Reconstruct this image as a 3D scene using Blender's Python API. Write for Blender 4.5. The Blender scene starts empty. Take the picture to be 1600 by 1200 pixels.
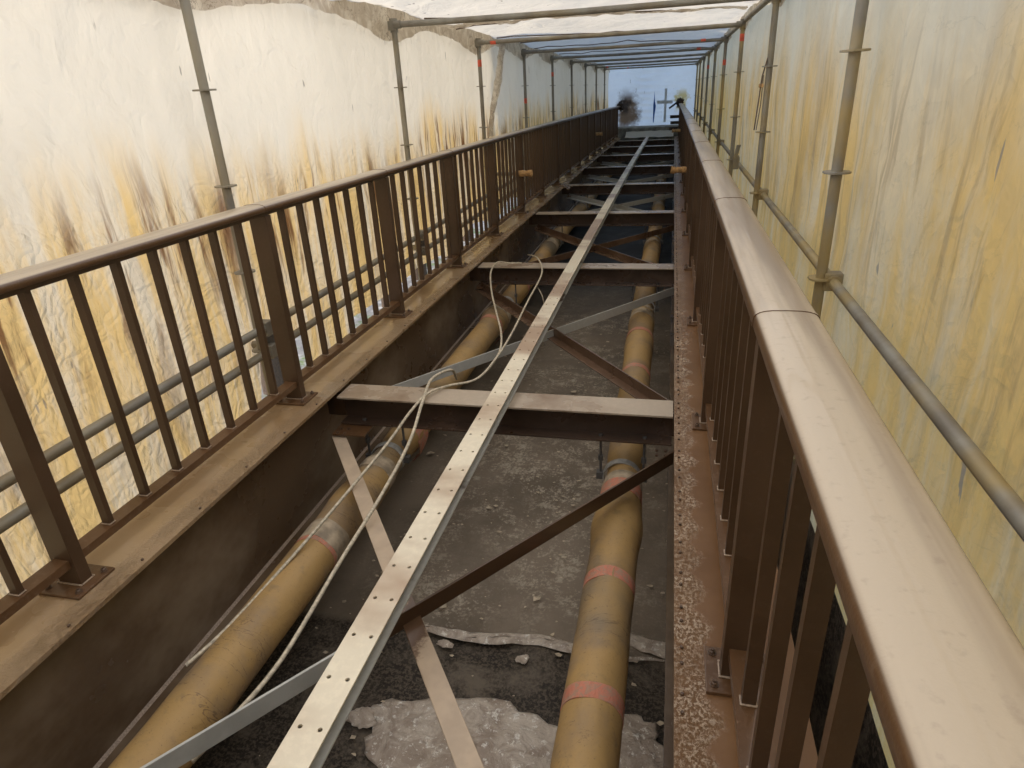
import bpy, math, random
from mathutils import Vector, Matrix, noise
random.seed(7)
scene = bpy.context.scene
C = scene.collection
# ---------------------------------------------------------------- camera
yaw, pitch, roll = .2463, -.4229, -.0533
cy, sy, cp, sp = math.cos(yaw), math.sin(yaw), math.cos(pitch), math.sin(pitch)
F = Vector((-sy*cp, cy*cp, sp)); R0 = Vector((cy, sy, 0)); U0 = R0.cross(F)
Rr = R0*math.cos(roll)+U0*math.sin(roll); Ur = U0*math.cos(roll)-R0*math.sin(roll)
cd = bpy.data.cameras.new('camera'); cam = bpy.data.objects.new('camera', cd); C.objects.link(cam)
m = Matrix((Rr, Ur, -F)).transposed().to_4x4(); m.translation = Vector((-.0797, 0, 1.531))
cam.matrix_world = m
cd.sensor_width = 36; cd.lens = 36*1010.54/1600; cd.clip_start = .02; cd.clip_end = 2000
scene.camera = cam
# ---------------------------------------------------------------- sky, sun, exposure
SUN = Vector((-.56, -.34, .76)).normalized()
w = bpy.data.worlds.new('World'); scene.world = w; w.use_nodes = True
nt = w.node_tree; bg = nt.nodes['Background']; sk = nt.nodes.new('ShaderNodeTexSky')
sk.sky_type = 'NISHITA'; sk.sun_disc = False
sk.sun_elevation = math.asin(SUN.z); sk.sun_rotation = math.atan2(SUN.x, SUN.y)
nt.links.new(sk.outputs[0], bg.inputs[0]); bg.inputs[1].default_value = .15
ld = bpy.data.lights.new('sun', 'SUN'); ld.energy = 2.1; ld.angle = math.radians(.6); ld.color = (1, .83, .60)
lo = bpy.data.objects.new('sun', ld); C.objects.link(lo)
lo.rotation_euler = (-SUN).to_track_quat('-Z', 'Y').to_euler()
vs = scene.view_settings; vs.view_transform = 'Standard'; vs.look = 'None'; vs.exposure = 1.2; vs.gamma = 1
scene.cycles.max_bounces = 10; scene.cycles.diffuse_bounces = 6; scene.cycles.sample_clamp_indirect = 6
# ---------------------------------------------------------------- helpers
def cz(y): return -.0003*y*y if y > 0 else 0.
class MB:
    def __init__(s): s.v = []; s.f = []; s.sm = []
    def quad(s, idx, sm=False): s.f.append(tuple(idx)); s.sm.append(sm)
    def box(s, x0, x1, y0, y1, z0, z1, seg=0, bend=False):
        n = max(1, int(math.ceil((y1-y0)/seg))) if seg else 1
        b = len(s.v)
        for i in range(n+1):
            y = y0+(y1-y0)*i/n; dz = cz(y) if bend else 0
            s.v += [(x0, y, z0+dz), (x1, y, z0+dz), (x1, y, z1+dz), (x0, y, z1+dz)]
        for i in range(n):
            a = b+4*i
            for k in range(4):
                s.quad((a+k, a+(k+1) % 4, a+4+(k+1) % 4, a+4+k))
        s.quad((b+3, b+2, b+1, b)); a = b+4*n; s.quad((a, a+1, a+2, a+3))
    def obox(s, c, ax, ay, az, hx, hy, hz):
        b = len(s.v); c = Vector(c)
        for dz in (-1, 1):
            for dx, dy in ((-1, -1), (1, -1), (1, 1), (-1, 1)):
                s.v.append(tuple(c+ax*hx*dx+ay*hy*dy+az*hz*dz))
        for q in ((3, 2, 1, 0), (4, 5, 6, 7), (0, 1, 5, 4), (1, 2, 6, 5), (2, 3, 7, 6), (3, 0, 4, 7)):
            s.quad([b+i for i in q])
    def tube(s, pts, rad, n=12, cap=True):
        pts = [Vector(p) for p in pts]; b = len(s.v)
        up = None
        for i, p in enumerate(pts):
            t = (pts[min(i+1, len(pts)-1)]-pts[max(i-1, 0)]).normalized()
            if up is None: up = Vector((0, 0, 1)) if abs(t.z) < .9 else Vector((1, 0, 0))
            a = t.cross(up).normalized(); up = a.cross(t).normalized()
            r = rad(i) if callable(rad) else rad
            for k in range(n):
                an = 2*math.pi*k/n
                rr = r
                s.v.append(tuple(p+(a*math.cos(an)+up*math.sin(an))*rr))
        for i in range(len(pts)-1):
            for k in range(n):
                s.quad((b+i*n+k, b+i*n+(k+1) % n, b+(i+1)*n+(k+1) % n, b+(i+1)*n+k), True)
        if cap:
            e = b+(len(pts)-1)*n; c = len(s.v); s.v += s.v[b:b+n]+s.v[e:e+n]
            s.quad([c+k for k in range(n)][::-1]); s.quad([c+n+k for k in range(n)])
    def prism(s, prof, y0, y1, seg=0, bend=False, sm=False):
        # prof: list of (x,z), extruded along Y
        n = max(1, int(math.ceil((y1-y0)/seg))) if seg else 1
        b = len(s.v); k = len(prof)
        for i in range(n+1):
            y = y0+(y1-y0)*i/n; dz = cz(y) if bend else 0
            s.v += [(x, y, z+dz) for x, z in prof]
        for i in range(n):
            for j in range(k):
                s.quad((b+i*k+j, b+i*k+(j+1) % k, b+(i+1)*k+(j+1) % k, b+(i+1)*k+j), sm)
        e = b+n*k; c = len(s.v); s.v += s.v[b:b+k]+s.v[e:e+k]
        s.quad([c+j for j in range(k)][::-1]); s.quad([c+k+j for j in range(k)])
    def build(s, name, mat, parent=None, bevel=0, solid=0):
        me = bpy.data.meshes.new(name); me.from_pydata(s.v, [], s.f); me.update()
        me.polygons.foreach_set('use_smooth', s.sm)
        me.materials.append(mat)
        bm_fix(me)
        o = bpy.data.objects.new(name, me); C.objects.link(o)
        if parent: o.parent = parent
        if solid:
            md = o.modifiers.new('solid', 'SOLIDIFY'); md.thickness = solid; md.offset = -1
        if bevel:
            md = o.modifiers.new('bevel', 'BEVEL'); md.width = bevel; md.segments = 2; md.limit_method = 'ANGLE'; md.angle_limit = .9
            md.harden_normals = False
        return o
import bmesh
def bm_fix(me):
    b = bmesh.new(); b.from_mesh(me); bmesh.ops.recalc_face_normals(b, faces=b.faces); b.to_mesh(me); b.free()
def tag(o, label=None, cat=None, group=None, kind=None):
    if label: o['label'] = label
    if cat: o['category'] = cat
    if group: o['group'] = group
    if kind: o['kind'] = kind
    return o
def empty(name, loc, label, cat, group=None):
    o = bpy.data.objects.new(name, None); C.objects.link(o); o.location = loc; o.empty_display_size = .1
    return tag(o, label, cat, group)
def copy_tree(o, parent=None):
    c = o.copy(); C.objects.link(c); c.parent = parent
    for ch in list(o.children): copy_tree(ch, c)
    return c
ORD = ['first', 'second', 'third', 'fourth', 'fifth', 'sixth', 'seventh', 'eighth', 'ninth', 'tenth', 'eleventh', 'twelfth']
# ---------------------------------------------------------------- materials
class M:
    def __init__(s, name):
        s.m = bpy.data.materials.new(name); s.m.use_nodes = True; s.t = s.m.node_tree
        s.p = s.t.nodes['Principled BSDF']; s.out = s.t.nodes['Material Output']
        s.co = s.n('ShaderNodeTexCoord').outputs['Object']
    def n(s, t, **k):
        x = s.t.nodes.new(t)
        for a, b in k.items(): setattr(x, a, b)
        return x
    def l(s, a, b): s.t.links.new(a, b)
    def geo(s): return s.n('ShaderNodeNewGeometry').outputs['Position']
    def noise(s, scale, detail=4, rough=.55, vec=None, st=(1, 1, 1), dist=0):
        mp = s.n('ShaderNodeMapping'); mp.inputs['Scale'].default_value = st
        s.l(vec or s.co, mp.inputs['Vector'])
        x = s.n('ShaderNodeTexNoise'); x.inputs['Scale'].default_value = scale; x.inputs['Detail'].default_value = detail
        x.inputs['Roughness'].default_value = rough; x.inputs['Distortion'].default_value = dist
        s.l(mp.outputs[0], x.inputs['Vector']); return x.outputs['Fac']
    def voro(s, scale, feature='F1', vec=None, st=(1, 1, 1), out='Distance'):
        mp = s.n('ShaderNodeMapping'); mp.inputs['Scale'].default_value = st
        s.l(vec or s.co, mp.inputs['Vector'])
        x = s.n('ShaderNodeTexVoronoi'); x.feature = feature; x.inputs['Scale'].default_value = scale
        s.l(mp.outputs[0], x.inputs['Vector']); return x.outputs[out]
    def mr(s, v, a, b, c=0., d=1.):
        x = s.n('ShaderNodeMapRange'); x.interpolation_type = 'SMOOTHSTEP'
        for i, q in enumerate((a, b, c, d)): x.inputs[i+1].default_value = q
        s.l(v, x.inputs[0]); return x.outputs[0]
    def ma(s, op, a, b=0.):
        x = s.n('ShaderNodeMath', operation=op)
        for i, q in enumerate((a, b)):
            if isinstance(q, (int, float)): x.inputs[i].default_value = q
            else: s.l(q, x.inputs[i])
        return x.outputs[0]
    def mix(s, f, a, b):
        x = s.n('ShaderNodeMix', data_type='RGBA')
        if isinstance(f, (int, float)): x.inputs[0].default_value = f
        else: s.l(f, x.inputs[0])
        for i, q in ((6, a), (7, b)):
            if isinstance(q, tuple): x.inputs[i].default_value = (*q, 1)
            else: s.l(q, x.inputs[i])
        return x.outputs[2]
    def sep(s, v):
        x = s.n('ShaderNodeSeparateXYZ'); s.l(v, x.inputs[0]); return x.outputs
    def bump(s, h, strength, dist=.01, prev=None):
        x = s.n('ShaderNodeBump'); x.inputs['Strength'].default_value = strength; x.inputs['Distance'].default_value = dist
        s.l(h, x.inputs['Height'])
        if prev: s.l(prev, x.inputs['Normal'])
        return x.outputs[0]
    def fin(s, col, rough, nrm=None, metal=0., coat=0., spec=.5):
        p = s.p
        for k, q in (('Base Color', col), ('Roughness', rough), ('Metallic', metal), ('Coat Weight', coat)):
            if isinstance(q, tuple): p.inputs[k].default_value = (*q, 1)
            elif isinstance(q, (int, float)): p.inputs[k].default_value = q
            else: s.l(q, p.inputs[k])
        p.inputs['Specular IOR Level'].default_value = spec
        if nrm: s.l(nrm, p.inputs['Normal'])
        return s.m
BR = (.092, .045, .018)
def brown(name, dust=.15, rough=.3, wet=False, rows=None, coat=.3):
    a = M(name); g = a.geo()
    n1 = a.noise(3.1, 5, vec=g); n2 = a.noise(55, 3, vec=g)
    col = a.mix(a.mr(n1, .35, .7), BR, tuple(q*1.35 for q in BR))
    col = a.mix(a.ma('MULTIPLY', a.mr(n2, .5, .75), dust), col, (.33, .26, .2))
    r = a.mr(n1, .3, .75, rough, rough+.2)
    nb = a.bump(a.noise(160, 2, vec=g), .12, .002)
    if wet:   # sagging, rippled wet coat near the free edge of the flange
        x = a.sep(g)[0]
        msk = a.ma('MULTIPLY', a.mr(x, rows[0], rows[1], 1, 0), a.mr(a.noise(5.5, 2, vec=g, st=(1, 1.2, 1)), .38, .62, .1, 1))
        rp = a.noise(70, 5, .65, vec=g, st=(1.2, .8, 1), dist=1.)
        nb = a.bump(a.ma('MULTIPLY', a.mr(rp, .4, .62), msk), 1., .004, nb)
    return a.fin(col, r, nb, spec=.6, coat=coat)
MAT = {}
MAT['brown'] = brown('brown_paint')
def railm():
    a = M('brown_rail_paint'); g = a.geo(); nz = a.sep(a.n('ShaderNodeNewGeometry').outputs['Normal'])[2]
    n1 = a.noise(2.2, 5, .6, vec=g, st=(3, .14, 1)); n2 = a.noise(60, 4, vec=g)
    top = a.ma('MULTIPLY', a.mr(nz, .55, .9), a.mr(n1, .36, .58, .28, 1))  # pale colour on upward faces paints in the roof's reflection
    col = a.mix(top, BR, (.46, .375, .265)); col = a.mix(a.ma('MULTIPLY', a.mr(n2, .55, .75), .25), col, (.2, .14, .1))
    return a.fin(col, a.mr(top, 0, 1, .3, .42), a.bump(a.noise(7, 4, vec=g, st=(2, .5, 1)), .25, .004, a.bump(a.noise(220, 2, vec=g), .15, .002)), spec=.6, coat=.25)
MAT['brown_rail'] = railm()
_b = BR; BR = (.055, .028, .012)
MAT['brown_dark'] = brown('brown_paint_shaded', .03, .38, coat=.1); BR = _b  # same brown, darkened in colour for railing parts turned from the light
# right flange: rough paint round each bolt, its bright glints painted as pale speckle
def flange_right():
    a = M('brown_flange_paint'); g = a.geo(); X, Y, Z = a.sep(g)
    n1 = a.noise(2.3, 4, vec=g)
    fr = a.ma('ABSOLUTE', a.ma('SUBTRACT', a.ma('FRACT', a.ma('MULTIPLY', Y, 1/.167)), .5))
    reach = a.ma('ADD', a.ma('MULTIPLY', a.ma('SUBTRACT', .5, fr), .09), a.ma('MULTIPLY', a.noise(28, 4, .7, vec=g), .09))
    reach = a.ma('SUBTRACT', reach, X)
    reach = a.ma('ADD', reach, a.mr(Y, 1.9, 1.2, 0, .03))
    msk = a.mr(reach, -.025, .008)
    sp = a.noise(85, 9, .85, vec=g, st=(1, .8, 1)); spk = a.mr(sp, .49, .55)
    mk = a.ma('MULTIPLY', msk, spk)
    col = a.mix(a.mr(n1, .35, .7), (.15, .073, .028), (.20, .105, .046))
    far = a.mr(Y, 3, 9)
    col = a.mix(a.ma('MULTIPLY', mk, a.mr(a.noise(6, 3, vec=g), .4, .6, .35, .75)), col, (.66, .54, .41))
    nb = a.bump(a.ma('MULTIPLY', a.ma('SUBTRACT', sp, .48), msk), 1., .006, a.bump(a.noise(200, 2, vec=g), .15, .002))
    return a.fin(col, a.mr(mk, 0, 1, .34, .18), nb, spec=.5)
MAT['flange_r'] = flange_right()
MAT['flange_l'] = brown('brown_wet_flange_paint', .1, .24, True, (-2.12, -2.0))
# left flange rough near the inner edge instead
def flange_left():
    a = M('brown_left_flange_paint'); g = a.geo(); X, Y, Z = a.sep(g)
    n1 = a.noise(2.1, 4, vec=g)
    inner = a.mr(X, -2.05, -1.96)
    blot = a.mr(a.noise(3.5, 3, vec=g), .35, .6, .35, 1)
    msk = a.ma('MULTIPLY', inner, blot)
    rp = a.noise(26, 6, .7, vec=g, st=(1.6, 1, 1), dist=1.6)
    col = a.mix(a.mr(n1, .35, .7), (.31, .195, .095), (.40, .275, .155))
    nb = a.bump(a.ma('MULTIPLY', a.mr(rp, .38, .66), msk), .9, .006, a.bump(a.noise(9, 3, vec=g), .25, .006))
    return a.fin(col, a.mr(n1, .3, .7, .2, .32), nb, spec=.6, coat=.5)
MAT['flange_l'] = flange_left()
def primed(name, base, cover, lo, hi, rough=.5, sc=2., st=(1, 1, 1)):
    a = M(name); g = a.geo()
    n = a.noise(sc, 5, .6, vec=g, st=st); f = a.mr(n, lo, hi)
    sp = a.mr(a.noise(38, 4, vec=g), .42, .7)
    b = a.mix(a.ma('MULTIPLY', sp, .35), base, tuple(min(1, q*1.25) for q in base))
    col = a.mix(f, b, cover)
    nb = a.bump(a.noise(70, 3, vec=g), .2, .002)
    return a.fin(col, a.mr(n, .3, .8, rough, rough-.15), nb)
MAT['stringer'] = primed('cream_primer', (.72, .65, .50), (.38, .265, .175), .43, .57, .42, .9, (.4, 1, 1))  # brown overspray patches, deepened in colour to suggest shadowed spots as well
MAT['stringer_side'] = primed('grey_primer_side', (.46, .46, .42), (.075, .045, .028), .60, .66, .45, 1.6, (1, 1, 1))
MAT['beam_top'] = primed('pale_primer', (.40, .33, .25), (.20, .13, .08), .42, .7, .34, 1.7)
MAT['beam_web'] = primed('brown_over_primer', (.055, .034, .022), (.10, .062, .042), .45, .7, .35, 3)
MAT['brace_grey'] = primed('grey_primer', (.42, .42, .39), (.14, .085, .055), .60, .66, .5, 1.5)
MAT['brace_brown'] = primed('brown_brace_paint', (.105, .062, .038), (.17, .11, .075), .5, .7, .3, 2)
MAT['brace_pink'] = primed('pink_brace_primer', (.36, .29, .235), (.10, .058, .034), .53, .60, .35, 1.3)
def ramp_brace(name, base, cover, x0, x1, x2, x3):
    a = M(name); g = a.geo(); X, Y, Z = a.sep(g); X = a.ma('ADD', X, a.ma('MULTIPLY', a.ma('SUBTRACT', a.noise(24, 4, .7, vec=g), .5), .12))
    f = a.ma('MULTIPLY', a.mr(X, x0, x1), a.mr(X, x2, x3, 1, 0))
    n = a.noise(9, 4, vec=g); b_ = a.mix(a.mr(n, .35, .65), base, tuple(q*1.2 for q in base))
    return a.fin(a.mix(f, b_, cover), a.mr(f, 0, 1, .5, .28), a.bump(a.noise(70, 3, vec=g), .2, .002))
MAT['brace_b0'] = ramp_brace('grey_primer_half_painted_brown', (.40, .40, .37), (.085, .048, .026), -1.12, -1.02, 5, 6)
MAT['brace_a0'] = ramp_brace('pink_primer_patch_of_brown', (.40, .31, .22), (.10, .055, .03), -1.02, -.99, -.88, -.84)
MAT['girder_web'] = primed('dusty_brown_web', (.11, .068, .036), (.23, .17, .11), .40, .68, .3, 1.3, (1, 1, 1.5))
def galv(name, yellow):
    a = M(name); g = a.geo()
    n = a.noise(6, 5, vec=g, st=(1, 1, .5)); n2 = a.noise(60, 3, vec=g)
    col = a.mix(a.mr(n, .35, .65), (.30, .29, .25), (.22, .20, .165))
    col = a.mix(a.ma('MULTIPLY', a.mr(a.noise(2.2, 3, vec=g), .45, .65), yellow), col, (.40, .30, .12))
    return a.fin(col, .55, a.bump(n2, .2, .002), .35)
MAT['galv'] = galv('galvanised_tube', .25)
MAT['galv_y'] = galv('galvanised_tube_with_overspray', .8)
def simple(name, col, rough=.6, var=.25, sc=20, metal=0, bump=.2, bd=.003):
    a = M(name); g = a.geo(); n = a.noise(sc, 5, vec=g)
    c = a.mix(a.mr(n, .3, .7), tuple(q*(1-var) for q in col), tuple(min(1, q*(1+var)) for q in col))
    return a.fin(c, rough, a.bump(n, bump, bd), metal)
MAT['red_tape'] = simple('red_marking_tape', (.65, .10, .05), .5)
MAT['bolt'] = simple('bolt_brown', (.10, .062, .04), .3)
MAT['weld'] = simple('weld_bead', (.34, .26, .19), .3, .3, 150)
MAT['hanger'] = simple('hanger_steel', (.09, .085, .08), .45)
MAT['strap'] = simple('clamp_band_grey', (.35, .34, .31), .45)
MAT['dark_tarp'] = simple('dark_tarpaulin', (.035, .03, .025), .7, .2, 3, 0, .4, .02)
MAT['flake'] = simple('pale_flakes', (.55, .46, .33), .7, .3, 30)
MAT['wire'] = simple('roof_cord', (.16, .12, .09), .8)
MAT['hose'] = simple('dusty_hose', (.50, .44, .33), .6, .3, 60)
MAT['hole'] = simple('dark_joint_steel', (.03, .02, .015), .8)  # plain dark colour for the channel's joint lines
MAT['paper'] = simple('masking_paper', (.50, .30, .13), .7, .35, 25, 0, .6, .01)
MAT['wood'] = simple('painted_batten', (.035, .024, .018), .6, .4, 9)
MAT['concrete'] = simple('abutment_concrete', (.20, .20, .18), .85, .45, 3.5, 0, .6, .02)
MAT['blue'] = simple('slit_sky_blue', (.03, .12, .45), .4, .1)
MAT['cross'] = simple('grey_tape_strips', (.62, .68, .75), .5, .15, 8)
MAT['bark'] = simple('bark', (.09, .06, .04), .9)
def leafm():
    a = M('leaf'); g = a.geo(); n = a.noise(.8, 3, vec=g)
    return a.fin(a.mix(a.mr(n, .35, .65), (.035, .07, .02), (.09, .13, .035)), .6)
MAT['leaf'] = leafm()
def pipem():
    a = M('pipe_wrap'); g = a.geo(); X, Y, Z = a.sep(g)
    n = a.noise(3.6, 5, .6, vec=g); n2 = a.noise(90, 4, .7, vec=g); n3 = a.noise(.9, 4, vec=g)
    col = a.mix(a.mr(n, .42, .66), (.38, .24, .088), (.27, .185, .10))
    col = a.mix(a.mr(n3, .52, .68), col, (.19, .15, .095))
    col = a.mix(a.ma('MULTIPLY', a.mr(n2, .6, .68), .5), col, (.12, .07, .04))
    rgs = a.ma('ABSOLUTE', a.ma('SUBTRACT', a.noise(5, 5, .6, vec=g, st=(.5, 2.2, .5), dist=.8), .5))
    ln = a.ma('MULTIPLY', a.mr(rgs, .012, .0), a.mr(a.noise(1.8, 2, vec=g), .48, .58))
    col = a.mix(a.ma('MULTIPLY', ln, .7), col, (.10, .06, .035))
    col = a.mix(a.ma('MULTIPLY', a.mr(a.noise(11, 6, .7, vec=g), .55, .7), .45), col, (.17, .125, .075))
    nb = a.bump(a.noise(9, 4, vec=g, dist=1), .4, .014, a.bump(n2, .2, .002, a.bump(ln, -.6, .004)))
    return a.fin(col, .6, nb)
MAT['pipe'] = pipem()
def bandm():
    a = M('pink_tape_band'); g = a.geo(); n = a.noise(22, 5, .7, vec=g, dist=2)
    c = a.mix(a.mr(n, .4, .62), (.56, .20, .125), (.40, .25, .17))
    return a.fin(c, .5, a.bump(a.noise(30, 5, .7, vec=g, st=(2, .6, 1), dist=2.5), .9, .006))
MAT['band'] = bandm()
MAT['sleeve'] = simple('pale_wrap_sleeve', (.36, .29, .20), .6, .35, 14, 0, .7, .008)
def floorm():
    a = M('dusty_floor_sheet'); g = a.geo(); X, Y, Z = a.sep(g)
    n1 = a.noise(1.1, 6, .65, vec=g); n2 = a.ma('ADD', a.ma('MULTIPLY', a.noise(7, 8, .78, vec=g, dist=.3), .55), a.ma('MULTIPLY', a.noise(45, 6, .75, vec=g), .45)); n3 = a.noise(60, 4, .7, vec=g)
    nr = a.mr(Y, 2.55, 2.62)       # sheet beyond the overlap is scuffed, nearer sheet carries black grit
    col = a.mix(a.mr(n1, .35, .65), (.16, .128, .092), (.27, .22, .165))
    sc = a.ma('MULTIPLY', a.mr(n2, .49, .58), a.mr(a.noise(1.7, 4, vec=g), .36, .56, .12, 1))
    sc = a.ma('MULTIPLY', sc, a.mr(a.ma('ABSOLUTE', a.ma('SUBTRACT', X, -.9)), 1.3, .4))
    col2 = a.mix(sc, col, (.46, .40, .31))
    grit = a.mix(a.mr(n3, .45, .6), (.030, .024, .018), (.12, .096, .07))
    grit = a.mix(a.mr(a.noise(3.5, 6, .7, vec=g, dist=.6), .45, .68), grit, (.17, .14, .105))
    col = a.mix(nr, grit, col2)
    col = a.mix(a.mr(Y, 7, 11), col, (.05, .048, .046))  # far floor darkened in colour, painting in the gloom under the deck
    nb = a.bump(a.noise(5, 4, vec=g, st=(1, .6, 1), dist=.6), .5, .03, a.bump(n3, .5, .006))
    return a.fin(col, a.mr(n1, .35, .7, .55, .75), nb, spec=.3)
MAT['floor'] = floorm()
def sheetm():
    a = M('crumpled_film'); g = a.geo(); n = a.noise(7, 6, .7, vec=g, dist=1.2)
    col = a.mix(a.mr(n, .38, .66), (.40, .32, .25), (.66, .58, .48))
    col = a.mix(a.mr(a.noise(24, 5, .8, vec=g), .56, .60), col, (.85, .81, .73))
    return a.fin(col, .4, a.bump(a.noise(11, 5, .6, vec=g, dist=2), .8, .02))
MAT['film'] = sheetm()
def groundm():
    a = M('gravel_ground'); g = a.geo(); n = a.noise(.35, 4, vec=g); v = a.voro(3.5, vec=g)
    col = a.mix(a.mr(v, .1, .6), (.36, .36, .36), (.2, .2, .2))
    col = a.mix(a.mr(a.noise(.9, 5, .7, vec=g), .5, .62), col, (.10, .15, .05))
    return a.fin(col, .9, a.bump(v, .6, .1))
MAT['ground'] = groundm()
def tarp(name, axis, base=(.84, .81, .74), trans=.55, y_amt=1., y_top=1.35, y_bot=.55, dirt=0., brownish=.6, crinkle=.5, blobs=(), sscale=5.5, ycol=(.80, .55, .20)):
    a = M(name); g = a.geo(); X, Y, Z = a.sep(g)
    st = (1, 1, .12) if axis == 'x' else (1, 1, 1)
    lo = a.noise(.9, 4, vec=g)
    col = a.mix(a.mr(lo, .35, .65), base, tuple(q*.93 for q in base))
    if y_amt:
        wob = a.ma('ADD', Z, a.ma('MULTIPLY', a.ma('SUBTRACT', a.noise(1.3, 4, vec=g, st=(1, 1, .2)), .5), 1.3))
        band = a.mr(wob, y_top, y_bot)
        str1 = a.noise(sscale, 6, .65, vec=g, st=(1, 1, .2 if sscale < 4 else .13), dist=.35); str2 = a.noise(9, 5, .65, vec=g, st=(1, 1, .11), dist=.5)
        yf = a.ma('MULTIPLY', a.ma('MULTIPLY', band, a.mr(str1, .36, .60, .5 if sscale < 4 else .25, 1)), y_amt)
        col = a.mix(yf, col, ycol)
        bf = a.ma('MULTIPLY', a.ma('MULTIPLY', a.mr(wob, y_top-.15, y_bot), a.mr(str2, .50, .64)), a.ma('MULTIPLY', a.mr(wob, .3, .85, .35, 1), brownish))
        col = a.mix(bf, col, (.22, .11, .045))
        b2 = a.ma('MULTIPLY', a.ma('MULTIPLY', a.mr(wob, y_top-.1, y_bot+.1), a.mr(a.noise(1.15, 4, vec=g, st=(1, 1, .35)), .56, .68)), brownish)
        b2 = a.ma('MULTIPLY', b2, a.mr(wob, .35, .85, .25, 1))
        col = a.mix(b2, col, (.19, .095, .045))
    # small scuffs
    sc = a.mr(a.noise(13, 3, .5, vec=g, st=(1, 1, .25)), .715, .74)
    col = a.mix(a.ma('MULTIPLY', sc, .7), col, (.25, .22, .2))
    if dirt:
        d = a.ma('MULTIPLY', a.mr(a.noise(4.5, 6, .65, vec=g, dist=1), .36, .6), dirt)
        col = a.mix(d, col, (.40, .32, .235))
        d2 = a.mr(a.ma('ABSOLUTE', a.ma('SUBTRACT', a.noise(3.3, 6, .6, vec=g, dist=1.2), .5)), .012, .0)
        col = a.mix(a.ma('MULTIPLY', d2, dirt), col, (.20, .14, .09))
    for (bx, bz, br, bc) in blobs:
        dx = a.ma('ADD', a.ma('SUBTRACT', X, bx), a.ma('MULTIPLY', a.ma('SUBTRACT', a.noise(4, 5, .6, vec=g), .5), .9))
        dz = a.ma('MULTIPLY', a.ma('SUBTRACT', Z, bz), .6)
        dd = a.ma('SQRT', a.ma('ADD', a.ma('MULTIPLY', dx, dx), a.ma('MULTIPLY', dz, dz)))
        col = a.mix(a.mr(dd, br, br*.35), col, bc)
    wr = a.noise(2.8, 5, .55, vec=g, st=(1, 1, .55) if axis == 'x' else (1, 1, 1), dist=1.4)
    cr = a.noise(18, 5, .6, vec=g, st=(1, 1, .6), dist=1.5)
    cm = a.mr(Z, 1.35, .9, .2, 1) if axis == 'x' else .3
    vm = a.n('ShaderNodeVectorMath', operation='ADD'); nz = a.n('ShaderNodeTexNoise'); nz.inputs['Scale'].default_value = 2.2; nz.inputs['Detail'].default_value = 3
    a.l(g, nz.inputs['Vector']); vs_ = a.n('ShaderNodeVectorMath', operation='SCALE'); vs_.inputs['Scale'].default_value = .9; a.l(nz.outputs['Color'], vs_.inputs[0])
    a.l(g, vm.inputs[0]); a.l(vs_.outputs[0], vm.inputs[1]); wp = vm.outputs[0]
    v1 = a.voro(4.2, vec=wp, st=(1, 1, .55)); v2 = a.voro(19, vec=wp, st=(1, 1, .7))
    rg = a.ma('ABSOLUTE', a.ma('SUBTRACT', a.noise(3.4, 3, .5, vec=wp, st=(1, 1, .6)), .5))
    nb = a.bump(wr, .35, .05, a.bump(v1, .34, .045, a.bump(rg, .28, .06, a.bump(a.ma('MULTIPLY', v2, cm), crinkle*.8, .02, a.bump(a.ma('MULTIPLY', cr, cm), crinkle, .015)))))
    df = a.n('ShaderNodeBsdfDiffuse'); tr = a.n('ShaderNodeBsdfTranslucent'); gl = a.n('ShaderNodeBsdfGlossy')
    gl.inputs['Roughness'].default_value = .35
    for q in (df, tr): a.l(col, q.inputs[0])
    for q in (df, tr, gl): a.l(nb, q.inputs['Normal'])
    m1 = a.n('ShaderNodeMixShader'); m1.inputs[0].default_value = trans; a.l(df.outputs[0], m1.inputs[1]); a.l(tr.outputs[0], m1.inputs[2])
    m2 = a.n('ShaderNodeMixShader'); m2.inputs[0].default_value = .05; a.l(m1.outputs[0], m2.inputs[1]); a.l(gl.outputs[0], m2.inputs[2])
    a.l(m2.outputs[0], a.out.inputs['Surface']); return a.m
MAT['tarp_left'] = tarp('left_wall_sheeting', 'x', (.82, .765, .66), .36, .9, 1.5, .9, 0, 1., .9)
MAT['tarp_right'] = tarp('right_wall_sheeting', 'x', (.86, .76, .58), .55, 1., 2.1, 1.2, .12, .35, .5, sscale=3., ycol=(.84, .53, .18))
MAT['tarp_roof'] = tarp('roof_sheeting', 'z', (.84, .80, .70), .5, 0, dirt=.0, crinkle=.3)
MAT['tarp_toplight'] = tarp('toplight_roof_sheeting', 'z', (.95, .92, .85), .85, 0, crinkle=.3)  # unseen near roof panel, extra translucent to add light from above
MAT['tarp_flap'] = tarp('stained_flap_sheeting', 'x', (.78, .72, .61), .5, 0, dirt=.65, crinkle=.8)
MAT['tarp_end'] = tarp('end_wall_sheeting', 'z', (.82, .85, .90), .6, 0, crinkle=.5,
    blobs=((-1.8, .62, .58, (.13, .085, .055)), (-1.9, .85, .25, (.03, .02, .015)), (.18, .95, .3, (.55, .45, .22)), (.15, .85, .15, (.05, .03, .02))))  # bluish base colour paints in the skylit shade of the far end
# ---------------------------------------------------------------- outside ground
b = MB(); b.box(-300, 300, -300, 300, -4.2, -4.0); tag(b.build('ground', MAT['ground']), kind='structure')
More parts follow.
